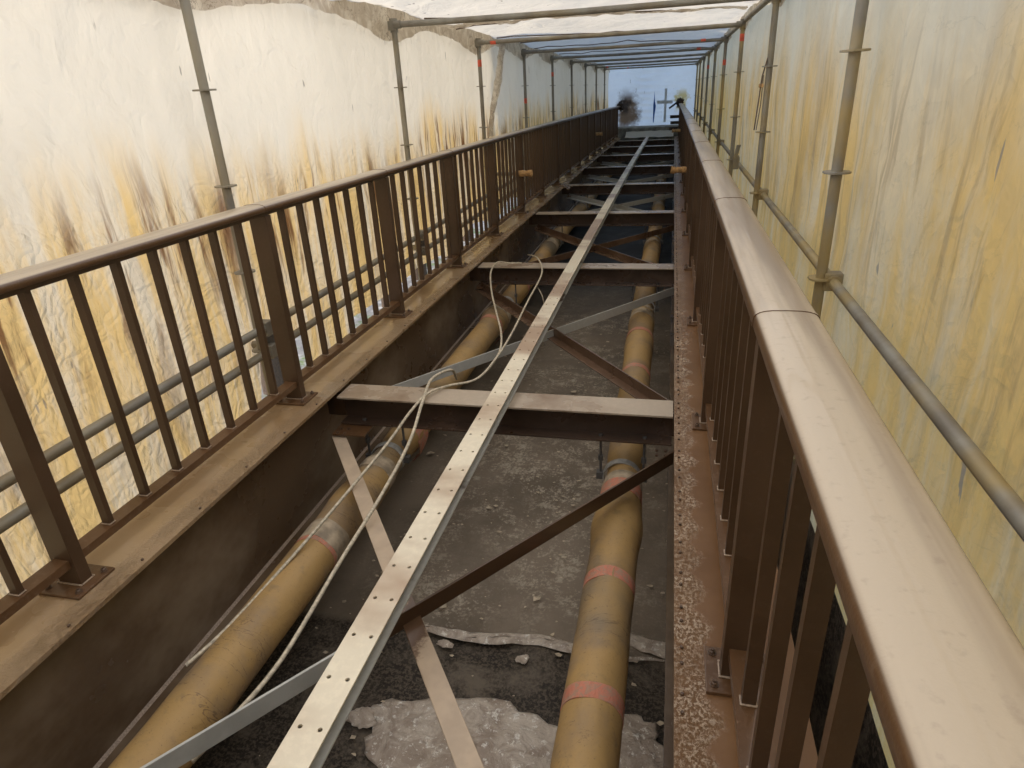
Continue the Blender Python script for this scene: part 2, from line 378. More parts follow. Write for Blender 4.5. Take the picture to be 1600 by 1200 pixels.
# ---------------------------------------------------------------- sheeting
def n3(x, y, z): return noise.noise(Vector((x, y, z)))
POSTY = [5.891+2.685*k for k in range(-3, 8)]
def sheet(name, nu, nv, fn, mat, solid=0):
    b = MB()
    for i in range(nu+1):
        for j in range(nv+1): b.v.append(fn(i/nu, j/nv))
    for i in range(nu):
        for j in range(nv):
            a = i*(nv+1)+j; b.quad((a, a+1, a+nv+2, a+nv+1), True)
    me = bpy.data.meshes.new(name); me.from_pydata(b.v, [], b.f); me.polygons.foreach_set('use_smooth', b.sm); me.materials.append(mat)
    o = bpy.data.objects.new(name, me); C.objects.link(o)
    if solid: md = o.modifiers.new('s', 'SOLIDIFY'); md.thickness = solid
    return o
Y0, Y1 = -3.3, 27.4
def bay(y): return ((y-POSTY[0]) % 2.685)/2.685      # 0 at posts
def folds(y, z, s):
    t = bay(y); pt = min(t, 1-t)
    # fans of tension folds pulling from the posts, bulge between
    f = .05*math.sin(math.pi*t)*(1+.3*n3(y*.4, s, 0))
    up = max(0, min(1, (1.25-z)/.5))
    f += .030*n3(y*2.0+z*.8, z*1.1, s)+(.006+.012*up)*n3(y*8+z*2.5*(t-.5), z*.6, s+4)
    f += (.010+.014*up)*abs(n3(y*5.5+(z-1.8)*3*(t-.5), z*.7, s+9))
    f += .016*abs(n3(y*2.6-z*2.2, z*2.9+y*.6, s+12))*n3(y*.8, z*.9, s+20)*2
    tp = max(0, (z-1.75)/.45); f += .018*tp*n3(y*16, z*1.5, s+15)
    f += .006*n3(y*14, z*6, s+2)
    return f
def left_bottom(y):
    if y < 3.15: q = -.55
    elif y < 3.85: q = -.55+.63*min(1, (y-3.15)/.12)
    elif y < 4.6: q = -.30
    else: q = -.10+.12*n3(y*.9, 3, 3)
    return q+.05*n3(y*3, 1, 1)
def f_left(u, v):
    y = Y0+(Y1-Y0)*u; zb = left_bottom(y); z = zb+(2.27-zb)*v
    return (-2.53-folds(y, z, 1.), y, z)
o = sheet('wall_sheeting', 760, 64, f_left, MAT['tarp_left'])
tag(o, 'white sheeting wall behind the left railing, sprayed yellow and brown low down', 'plastic sheeting')
def f_right(u, v):
    y = Y0+(Y1-Y0)*u; z = -.9+(2.22+.9)*v
    return (.72+folds(y, z, 7.)*.9, y, z)
o = sheet('wall_sheeting', 760, 60, f_right, MAT['tarp_right'])
tag(o, 'cream plastic sheeting wall behind the right railing with long yellow overspray streaks', 'plastic sheeting')
def f_roof(u, v):
    y = Y0+(Y1-Y0)*u; x = -2.57+(.76+2.57)*v
    t = bay(y); z = 2.25-.06*math.sin(math.pi*t)+.03*n3(x*1.2, y*.9, 3)+.02*n3(x*3.5+y*2, y*2.2, 5)+.02*abs(n3(x*1.5, y*6+x*2, 8))
    return (x, y, z+.04*math.sin(math.pi*v))
YR = 4.9
def f_roof_near(u, v): return f_roof(u*(YR+.12-Y0)/(Y1-Y0), v)
def f_roof_far(u, v): p = f_roof((YR-Y0)/(Y1-Y0)+u*(Y1-YR)/(Y1-Y0), v); return (p[0], p[1], p[2]+.006)
o = sheet('roof_sheeting', 110, 70, f_roof_near, MAT['tarp_toplight'])
tag(o, 'unseen extra-translucent sheeting over the ceiling above the camera, added for top light', 'plastic sheeting')
o = sheet('roof_sheeting', 330, 70, f_roof_far, MAT['tarp_roof'])
tag(o, 'translucent white plastic sheeting stretched over the ceiling tubes', 'plastic sheeting')
def flap(x, s, y0, y1, lab, dep):
    def fn(u, v):
        y = y0+(y1-y0)*u; t = bay(y)
        lo = 2.235-dep*(1-.55*math.sin(math.pi*t)**1.2)-.05*n3(y*1.4, s, 0)-.018*n3(y*6, s, 3)-.008*n3(y*17, s, 5)
        z = lo+(2.235-lo)*v
        return (x+s*(.015*n3(y*6, z*5, 1)+.02*n3(y*2, z*2, 2)+.02*(1-v)*n3(y*11, z*3, 7)), y, z)
    return tag(sheet('sheeting_flap', 560, 10, fn, MAT['tarp_flap']), lab, 'plastic flap')
flap(-2.475, 1., Y0, Y1-.3, 'torn brown-stained flap of sheeting hanging along the top of the left wall', .26)
flap(.665, -1., Y0, Y1-.3, 'stained flap of sheeting taped along the top of the right wall', .20)
def f_seam(u, v):
    x = -2.4+3.0*u; y = 7.15+.62*u*1.2+.12*n3(x*1.3, 4, 4)+(v-.5)*(.34+.3*n3(x*2.2, 1, 1)+.16*n3(x*7, 2, 1)); return (x, y, f_roof((y-Y0)/(Y1-Y0), (x+2.57)/3.33)[2]-.02-.03*abs(n3(x*6, y*8, 3)))
tag(sheet('sheeting_seam', 160, 8, f_seam, MAT['tarp_flap']), 'ragged brown-stained seam across the roof sheeting between two ceiling tubes', 'plastic flap')
def f_twist(u, v):
    z = 1.0+1.2*u; y = 9.05+.95*u+.1*n3(z*2, 1, 1)+(v-.5)*(.10+.16*u+.05*n3(z*6, 5, 1)); return (-2.47+.03*math.sin(v*9+z*3)+.015*n3(y*9, z*7, 1), y, z)
tag(sheet('sheeting_strip', 70, 10, f_twist, MAT['tarp_flap']), 'twisted stained strip of sheeting hanging down the left wall beyond the second scaffold post', 'plastic flap')
def f_end(u, v):
    x = -2.75+(.95+2.75)*u; z = -.6+(2.35+.6)*v
    k = math.exp(-((x+1.1)**2)/.12)
    return (x, Y1+.02*n3(x*2.5, z*2, 4)+.03*k*math.sin(z*26+x*2+3*n3(x, z, 1))*.6+.02*n3(x*2, z*9, 6), z)
et = sheet('end_sheeting', 150, 120, f_end, MAT['tarp_end'])
tag(et, 'sheeting closing the far end, tinted blue for shade, with grey tape cross and dark stains', 'plastic sheeting')
b = MB(); b.box(-.425, -.335, Y1-.065, Y1-.06, .22, 1.39); b.box(-.70, -.425, Y1-.065, Y1-.06, .87, .985); b.box(-.335, -.12, Y1-.065, Y1-.06, .86, .975)
b.build('tape_cross', MAT['cross'], et)
b = MB()
pp = [(-.80, 1.32), (-.77, .95), (-.73, .80), (-.76, .55), (-.79, .22), (-.82, .22), (-.83, .80), (-.815, 1.0)]
b.prism([(x, z) for x, z in pp], Y1-.07, Y1-.062); b.build('slit_sky_strip', MAT['blue'], et)  # flat blue strip standing for sky through a slit in the sheeting
def f_back(u, v):
    x = -2.75+(.95+2.75)*u; z = -1.3+(2.35+1.3)*v
    return (x, Y0+.03*n3(x*3, z*3, 4), z)
tag(sheet('rear_sheeting', 60, 50, f_back, MAT['dark_tarp']), 'unseen dark tarpaulin added behind the camera to cut light from the rear', 'plastic sheeting')  # added out of view to darken the faces towards the camera
# floor sheet, both sides turned up out of view to block stray light
def f_floor(u, v):
    y = -3.3+30.6*u; s = v
    pr = [(-2.47, -.20), (-2.40, -1.15), (-2.2, -1.25), (.35, -1.25), (.52, -1.1), (.60, -.25)]
    L = [0]
    for i in range(1, 6): L.append(L[-1]+math.dist(pr[i], pr[i-1]))
    d = s*L[-1]; i = 0
    while i < 4 and d > L[i+1]: i += 1
    t = (d-L[i])/(L[i+1]-L[i]); x = pr[i][0]+(pr[i+1][0]-pr[i][0])*t; z = pr[i][1]+(pr[i+1][1]-pr[i][1])*t
    return (x, y, z+.03*n3(x*1.6, y*1.3, 2)+.010*n3(x*6, y*5, 6)+.006*abs(n3(x*2+y, y*11, 1)))
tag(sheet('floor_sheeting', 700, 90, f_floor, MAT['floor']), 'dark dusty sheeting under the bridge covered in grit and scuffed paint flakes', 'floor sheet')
# pale film pieces lying on it
def film(name, cx, cyy, rx, ry, s, lab, h=.05, pw=1.):
    b = MB(); n, mr = 72, 14
    for j in range(mr+1):
        for i in range(n):
            an = 2*math.pi*i/n; q = 1+.35*n3(math.cos(an)*1.3+s, math.sin(an)*1.3, s)+.16*n3(math.cos(an)*5+s, math.sin(an)*5, s)
            rr = j/mr; x = cx+rx*q*rr*math.cos(an); y = cyy+ry*q*rr*math.sin(an)
            y += .06*n3(x*2.3, s, 0)+.025*n3(x*7, s, 2); z = -1.232+h*.6*(.45+.9*n3(x*5, y*5, s))*(1-.75*rr**3)+.018*abs(n3(x*12, y*12+x*4, s+3))+.006*n3(x*30, y*30, s)
            b.v.append((x, y, z))
    for j in range(mr):
        for i in range(n):
            b.quad((j*n+i, j*n+(i+1) % n, (j+1)*n+(i+1) % n, (j+1)*n+i), True)
    return tag(b.build(name, MAT['film'], solid=.002), lab, 'plastic film')
film('film_sheet', -.85, 1.93, .52, .26, 3., 'crumpled pale plastic film at the bottom of the photo between the pipes', .07)
film('film_sheet', -.22, 2.05, .3, .2, 13., 'pale film lying under the nearest stretch of the right pipe', .05)
film('film_sheet', -.8, 2.58, .72, .035, 5., 'long rumpled strip of pale film across the sheet overlap', .045)
film('film_sheet', .05, 2.66, .30, .06, 8., 'pale film strip at the overlap right of the right pipe', .04)
film('paper_scrap', -.72, 2.46, .035, .03, 11., 'small pink paper scrap on black grit by the right pipe', .03)
film('paper_scrap', -1.17, 2.49, .045, .025, 17., 'cream paper scrap below the brace crossing', .03)
film('film_sheet', -1.40, 2.0, .10, .06, 21., 'twisted roll of film edge left of the pale film sheet', .09)
b = MB(); rn = random.Random(3)
for _ in range(420):
    x = rn.uniform(-1.95, .35); y = rn.uniform(.9, 8)**1.0; q = rn.uniform(.004, .014)*(1 if rn.random() < .9 else 2.2); a0 = rn.random()*6.28; z = -1.238+.03*n3(x*1.6, y*1.3, 2)+.010*n3(x*6, y*5, 6)+.008
    n_ = rn.choice((4, 5)); c0 = len(b.v)
    for k in range(n_):
        an = a0+6.283*k/n_; rr = q*rn.uniform(.5, 1.3); b.v.append((x+rr*math.cos(an)*1.5, y+rr*math.sin(an), z+rn.uniform(0, .6)*q))
    b.quad(list(range(c0, c0+n_)))
tag(b.build('paint_flakes', MAT['flake'], solid=.001), 'pale paint flakes and scraps strewn over the floor sheeting', 'debris', kind='stuff')
# ---------------------------------------------------------------- scaffold
LX, RX, TZ = -2.429, .632, 2.10
RING = [1.619-.4756*k for k in range(0, 5)]
def rosette(z, mat, par):
    b = MB(); n = 20
    for zz in (z-.004, z+.004):
        for r in (.024, .058):
            for k in range(n):
                an = 2*math.pi*k/n; rr = r*(1-(.08 if (k % 5 == 0 and r > .05) else 0)); b.v.append((rr*math.cos(an), rr*math.sin(an), zz))
    for k in range(n):
        q = (k+1) % n
        b.quad((k, n+k, n+q, q)); b.quad((2*n+k, 2*n+q, 3*n+q, 3*n+k)); b.quad((n+k, 3*n+k, 3*n+q, n+q))
    b.build('rosette', mat, par)
tilt = {}
def post(side, k):
    y = POSTY[k]; x = LX if side < 0 else RX
    i = k-1
    nm = 'left' if side < 0 else 'right'
    lab = f'{ORD[max(i,0)]} galvanised scaffold post along the {nm} sheeting, counted from the camera'
    if k == 0: lab = f'galvanised scaffold post beside the camera at the {nm} sheeting'
    e = empty('scaffold_post', (x, y, 0), lab, 'scaffold post', 'scaffold posts along the sheeting walls')
    mat = MAT['galv_y'] if side > 0 else MAT['galv']
    z0 = -.15 if side < 0 else -.5
    b = MB(); b.tube([(0, 0, z0), (0, 0, .9), (0, 0, 2.13)], .0243, 16); b.build('tube', mat, e)
    for z in RING: rosette(z, mat, e)
    b = MB(); b.tube([(0, 0, 2.045), (0, 0, 2.15)], .034, 14); b.box(-.035, .035, -.045, -.03, 2.06, 2.13); b.build('coupler', mat, e)
    marks = {(-1, 4): 1.50+.34, (-1, 5): 1.36+.0, (-1, 6): 1.78, (1, 4): 1.93, (1, 5): 1.75, (-1, 3): 1.36}
    if (side, k) in [(-1, 4), (1, 4), (1, 5), (-1, 5), (-1, 6), (1, 7)]:
        z = marks.get((side, k), 1.8); b = MB(); b.tube([(0, 0, z), (0, 0, z+.075)], .0252, 16); b.build('red_tape', MAT['red_tape'], e)
    return e
for k in range(0, 11):
    post(-1, k); post(1, k)
for k in range(1, 11):
    y = POSTY[k]
    lab = f'{ORD[k-1]} scaffold tube spanning under the roof sheeting, counted from the camera'
    e = empty('ceiling_tube', (LX, y, TZ), lab, 'scaffold tube', 'scaffold tubes spanning the ceiling')
    b = MB(); b.tube([(.03, -.03, 0), (1.5, -.03, -.012), (RX-LX-.03, -.03, -.006)], .0243, 14); b.build('tube', MAT['galv'], e)
    for x in (.045, RX-LX-.045):
        b = MB(); b.tube([(x-.03, -.03, 0), (x+.03, -.03, 0)], .031, 12); b.build('end_fitting', MAT['galv'], e)
    mk = {4: 1-.65, 5: None}
    for kk, xx in ((4, .16), (6, 2.72), (5, 2.70), (9, .3), (10, .75)):
        if kk == k: b = MB(); b.tube([(xx, -.03, -.004), (xx+.07, -.03, -.004)], .0255, 14); b.build('red_tape', MAT['red_tape'], e)
def run(name, x, z0, z1, ya, yb, lab, mat=None, cl=True, r=.0243):
    e = empty(name, (x, ya, 0), lab, 'scaffold tube')
    b = MB(); n = 8
    b.tube([(0, (yb-ya)*i/n, z0+(z1-z0)*i/n) for i in range(n+1)], r, 12); b.build('tube', mat or MAT['galv'], e)
    if cl:
        for y in POSTY:
            if ya < y < yb:
                t = (y-ya)/(yb-ya); z = z0+(z1-z0)*t
                b = MB(); b.box(-.04, .04, y-ya-.035, y-ya+.035, z-.04, z+.042); b.tube([(0, y-ya-.05, z), (0, y-ya+.05, z)], .036, 10)
                b.build('coupler', mat or MAT['galv'], e, bevel=.006)
    return e
run('long_tube', RX+.02, 2.135, 2.135, -3.2, 27.2, 'long scaffold tube under the roof along the right wall', MAT['galv'], False)
run('guard_tube', RX+.05, .655, .655, -3.2, 27.2, 'low scaffold tube running beside the right handrail', MAT['galv_y'])
run('guard_tube', LX+.05, .335, .32, -3.2, 27.2, 'upper of the two low scaffold tubes seen behind the left balusters')
run('guard_tube', LX+.05, .21, .09, -3.2, 27.2, 'lower of the two low scaffold tubes seen behind the left balusters')
# short transverse tubes with swivel couplers at left posts
for k, lab in ((2, 'short cross tube with coupler behind the nearest left railing post'), (3, 'short cross tube behind the left railing beyond the nearest scaffold post')):
    y = POSTY[k]+.06
    e = empty('transom_tube', (LX, y, .19), lab, 'scaffold tube')
    b = MB(); b.tube([(-.5, 0, .02), (.09, 0, 0)], .0243, 12); b.build('tube', MAT['galv'], e)
    b = MB(); b.box(-.02, .05, -.05, .05, -.05, .075); b.tube([(.015, -.06, .0), (.015, .06, 0)], .042, 12); b.build('coupler', MAT['hanger'], e, bevel=.006)
# strap by the right posts
e = empty('ratchet_strap', (RX-.05, POSTY[3]-.01, 0), 'twisted brown strap hanging beside the nearest right scaffold post', 'strap')
b = MB(); b.tube([(.03, 0, 1.68), (.0, -.01, 1.55), (-.012, 0, 1.3), (-.02, 0, 1.16)], .006, 6); b.tube([(.01, 0, 1.56), (.012, .01, 1.35), (-.005, 0, 1.16)], .004, 6); b.build('webbing', MAT['wire'], e)
b = MB(); b.box(-.018, .018, -.012, .012, 1.47, 1.50); b.build('knot', MAT['paper'], e, bevel=.006)
e = empty('swivel_clamp', (RX-.03, POSTY[4]-.9, 0), 'loose yellowed scaffold clamp on the low tube beside the right handrail', 'clamp')
b = MB(); b.box(-.03, .03, -.03, .03, .66, .80); b.build('body', MAT['galv_y'], e, bevel=.008)
b = MB(); b.obox((-.0, -.03, .84), Vector((.8, .6, 0)).normalized(), Vector((-.6, .8, 0)).normalized(), Vector((.2, 0, 1)).normalized(), .02, .01, .07); b.build('jaw', MAT['galv_y'], e)
# cords in the roof sheeting
for i, (ya, xa, yb, xb) in enumerate(((6.6, -2.4, 8.3, .6), (7.6, -2.4, 7.0, .6), (9.4, -2.4, 10.9, .6), (12, -2.4, 13.4, .6), (10.9, -2.4, 10.0, .6), (14.6, -2.4, 16.0, .6))):
    pts = []
    for j in range(15):
        t = j/14; y = ya+(yb-ya)*t; x = xa+(xb-xa)*t; pts.append((x, y+.05*n3(t*4, i, 0), f_roof((y-Y0)/(Y1-Y0), (x+2.57)/3.33)[2]-.016))
    b = MB(); b.tube(pts, .008, 6); tag(b.build('cord', MAT['wire']), f'{ORD[i]} dark cord lying against the roof sheeting, counted from the camera', 'cord', 'cords against the roof sheeting')
# ---------------------------------------------------------------- girders
YA, YB = -3.1, 25.7
def girder(x0, sgn, topmat, lab):
    e = empty('steel_girder', (x0, 0, 0), lab, 'girder')
    xs = sorted((0, sgn*.345)); wv = sgn*.165
    b = MB(); b.box(xs[0], xs[1], YA, YB, -.018, 0, 1.5, True); b.build('top_flange', topmat, e)
    b = MB(); b.box(wv-.006, wv+.006, YA, YB, -.705, -.018, 1.5, True); b.build('web', MAT['girder_web'], e)
    b = MB(); b.box(xs[0]+.0, xs[1], YA, YB, -.725, -.705, 1.5, True); b.build('bottom_flange', MAT['girder_web'], e)
    for w0 in (-1, 1):
        b = MB(); b.prism([(wv+w0*.006, -.705), (wv+w0*.018, -.705), (wv+w0*.006, -.693)], YA, YB, 1.5, True); b.build('weld', MAT['weld'], e)
    return e
gl_ = girder(-1.917, -1, MAT['flange_l'], 'wet brown painted steel girder under the left railing')
gr_ = girder(0, 1, MAT['flange_r'], 'brown painted steel girder under the right railing with a row of small bolts')
def boltmesh(r=.0055, h=.007):
    b = MB(); b.tube([(0, 0, 0), (0, 0, h*.8), (0, 0, h)], lambda i: (r, r, r*.7)[i], 8); return b
def boltrow(par, x, ys, name='bolt'):
    src = boltmesh().build(name, MAT['bolt'], par); src.location = (x, ys[0], cz(ys[0])); 
    for y in ys[1:100]:
        c = src.copy(); C.objects.link(c); c.parent = par; c.location = (x+.002*n3(y*9, 0, 0), y, cz(y))
    if len(ys) > 100:
        b = MB()
        for y in ys[100:]: b.tube([(x, y, cz(y)), (x, y, cz(y)+.007)], .0055, 6)
        o = b.build(name, MAT['bolt'], par); o['kind'] = 'stuff'
ys = []
k = 0
while 1.13+.167*k < 24.5:
    c0 = 1.13+.167*k+(.0 if k else 0)
    ys += [c0+.138, c0+.197]; k += 1
boltrow(gr_, .0215, ys)
boltrow(gl_, -.022, [.9+.334*i for i in range(70)])
# ---------------------------------------------------------------- cross beams
BF = 3.084; PB = 3.0692
beams = []
def cross_beam(i):
    y = BF+PB*i; e = empty('cross_beam', (-.96, y+.096, cz(y)),
        (f'{ORD[i]} brown steel cross beam between the girders, counted from the camera' if i >= 0 else 'brown steel cross beam beneath the camera'), 'steel beam', 'cross beams between the girders')
    return e
hw = .957
src = None
for i in range(0, 8):
    e = cross_beam(i)
    if src is None:
        b = MB(); n = 14
        b.box(-hw, hw, -.096, .096, -.050, -.038); src = [b.build('top_flange', MAT['beam_top'], e, bevel=.002)]
        b = MB(); b.box(-hw-.12, hw+.16, -.006, .006, -.203, -.050); src.append(b.build('web', MAT['beam_web'], e))
        b = MB(); b.box(-hw, hw, -.096, .096, -.215, -.203); src.append(b.build('bottom_flange', MAT['beam_web'], e, bevel=.002))
        for sx in (-1,):
            b = MB(); b.prism([(sx*hw, -.229), (sx*(hw-.20), -.229), (sx*(hw-.20), -.219), (sx*hw, -.219)], -.21, .0); src.append(b.build('gusset_plate', MAT['brown'], e))
        for sx in (-1, 1):
            b = MB(); b.box(sx*(hw+.035)-.035, sx*(hw+.035)+.035, -.0165, -.0065, -.19, -.06); src.append(b.build('end_plate', MAT['brown_dark'], e))
            src.append(boltcl := None)
            b = MB()
            for q in range(4): b.tube([(sx*(hw-.03-.045*(q % 2)), -.20+.05*(q//2), -.2195), (sx*(hw-.03-.045*(q % 2)), -.20+.05*(q//2), -.208)], .009, 6)
            src[-1] = b.build('plate_bolts', MAT['bolt'], e)
        first = e
    else:
        for s_ in src:
            c = s_.copy(); C.objects.link(c); c.parent = e
# ---------------------------------------------------------------- diagonal braces
def brace(p, q, mat, kind, lab):
    p = Vector(p); q = Vector(q); p.z += cz(p.y); q.z += cz(q.y)
    d = (q-p).normalized(); L = (q-p).length; side = Vector((0, 0, 1)).cross(d).normalized()
    if side.y > 0: side = -side          # towards the camera
    e = empty('diagonal_brace', p, lab, 'steel brace', 'diagonal braces between the girders')
    up = d.cross(side); up = up if up.z > 0 else -up
    t = .004
    def slab(c, hx, hy):
        b = MB(); b.obox(d*(L/2)+c, d, side, up, L/2, hx, hy); return b
    if kind == 'upright':
        slab(side*.033+up*.033, t, .037).build('upright_leg', mat, e, bevel=.002); slab(-up*0+side*-.004, .033, t).build('flat_leg', mat, e)
    else:
        slab(up*.0, .037, t).build('flat_leg', mat, e, bevel=.002); slab(-side*.033+up*(.037 if kind == 'trough' else -.040), t, .033).build('upright_leg', mat, e)
    return e
zb = -.245
for i in range(0, 8):
    yn = BF+PB*(i-1)+.42 if i >= 0 else BF-PB*2+.42
    yf = BF+PB*i-.08
    nm = ORD[i+1] if i >= 0 else 'nearest'
    A = {0: ('flat', 'brace_a0'), 1: ('trough', 'brace_brown'), 2: ('trough', 'brace_brown')}.get(i, ('trough', 'brace_grey'))
    B = {0: ('upright', 'brace_b0'), 1: ('upright', 'brace_grey'), 2: ('upright', 'brace_brown')}.get(i, ('upright', 'brace_grey'))
    if i < 0: pl = 'below the camera'
    else: pl = f'before the {ORD[i]} cross beam'
    ca = {'brace_a0': 'pinkish primed', 'brace_b0': 'half brown, half grey', 'brace_brown': 'brown painted', 'brace_grey': 'grey primed'}
    brace((-.02, yn, zb), (-1.90, yf, zb), MAT[A[1]], A[0], f'{ca[A[1]]} diagonal brace {pl}, near right to far left')
    brace((-1.90, yn, zb-.012), (-.02, yf, zb-.012), MAT[B[1]], B[0], f'{ca[B[1]]} diagonal brace {pl}, near left to far right')
# ---------------------------------------------------------------- centre stringer with bolt holes
XS, WS, ZS, HS = -.9835, .104, .035, .071
e = empty('stringer', (XS+WS/2, 0, 0), 'long cream primed steel channel with paired bolt holes along the middle of the bridge', 'steel channel')
b = MB(); PITCH = .1613; hole0 = 1.015; npt = 16
YS0, YS1 = -1.0, 25.3
def holecell(xa, xb, ya, yb, hx, hy, r):
    base = len(b.v); ring = []
    angs = [2*math.pi*(k+.5)/npt for k in range(npt)]
    cor = [math.atan2(cy_-hy, cx_-hx) % (2*math.pi) for cx_, cy_ in ((xb, yb), (xa, yb), (xa, ya), (xb, ya))]
    angs = sorted(set([round(q, 6) for q in angs+cor]))
    n = len(angs)
    for an in angs:
        c, s = math.cos(an), math.sin(an)
        tx = ((xb-hx)/c if c > 0 else (xa-hx)/c) if abs(c) > 1e-9 else 1e9
        ty = ((yb-hy)/s if s > 0 else (ya-hy)/s) if abs(s) > 1e-9 else 1e9
        t = min(tx, ty); y1_ = hy+s*r; y2_ = hy+s*t
        b.v.append((hx+c*r, y1_, ZS+cz(y1_))); b.v.append((hx+c*t, y2_, ZS+cz(y2_)))
    for k in range(n):
        q = (k+1) % n; b.quad((base+2*k, base+2*k+1, base+2*q+1, base+2*q))
h = WS/2
y = hole0-PITCH/2
b2 = MB()
def plain(ya, yb):
    q = len(b.v)
    b.v += [(-h, ya, ZS+cz(ya)), (h, ya, ZS+cz(ya)), (h, yb, ZS+cz(yb)), (-h, yb, ZS+cz(yb))]; b.quad((q, q+1, q+2, q+3))
plain(YS0, y)
nh = 0
while y+PITCH < 20:
    for s_ in (-1, 1):
        xa, xb = (-h, 0) if s_ < 0 else (0, h)
        holecell(xa, xb, y, y+PITCH, s_*.029, y+PITCH/2, .0068)
    y += PITCH
while y < YS1: plain(y, min(y+1, YS1)); y += 1
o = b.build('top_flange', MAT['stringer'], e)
bmx = bmesh.new(); bmx.from_mesh(o.data); bmesh.ops.remove_doubles(bmx, verts=bmx.verts, dist=1e-5)
bmesh.ops.recalc_face_normals(bmx, faces=bmx.faces)
if sum(f.normal.z for f in bmx.faces) < 0: bmesh.ops.reverse_faces(bmx, faces=bmx.faces)
bmx.to_mesh(o.data); bmx.free()
md = o.modifiers.new('s', 'SOLIDIFY'); md.thickness = .006; md.offset = -1
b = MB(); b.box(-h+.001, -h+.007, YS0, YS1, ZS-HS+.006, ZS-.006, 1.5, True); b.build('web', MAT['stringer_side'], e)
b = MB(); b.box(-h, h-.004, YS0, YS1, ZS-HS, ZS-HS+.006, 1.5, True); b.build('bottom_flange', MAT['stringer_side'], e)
b = MB()
for yy in (4.2, 9.1, 15.3): b.box(-h-.0006, h+.0006, yy, yy+.003, ZS-.004+cz(yy), ZS+.0007+cz(yy))
b.build('joint_line', MAT['hole'], e)
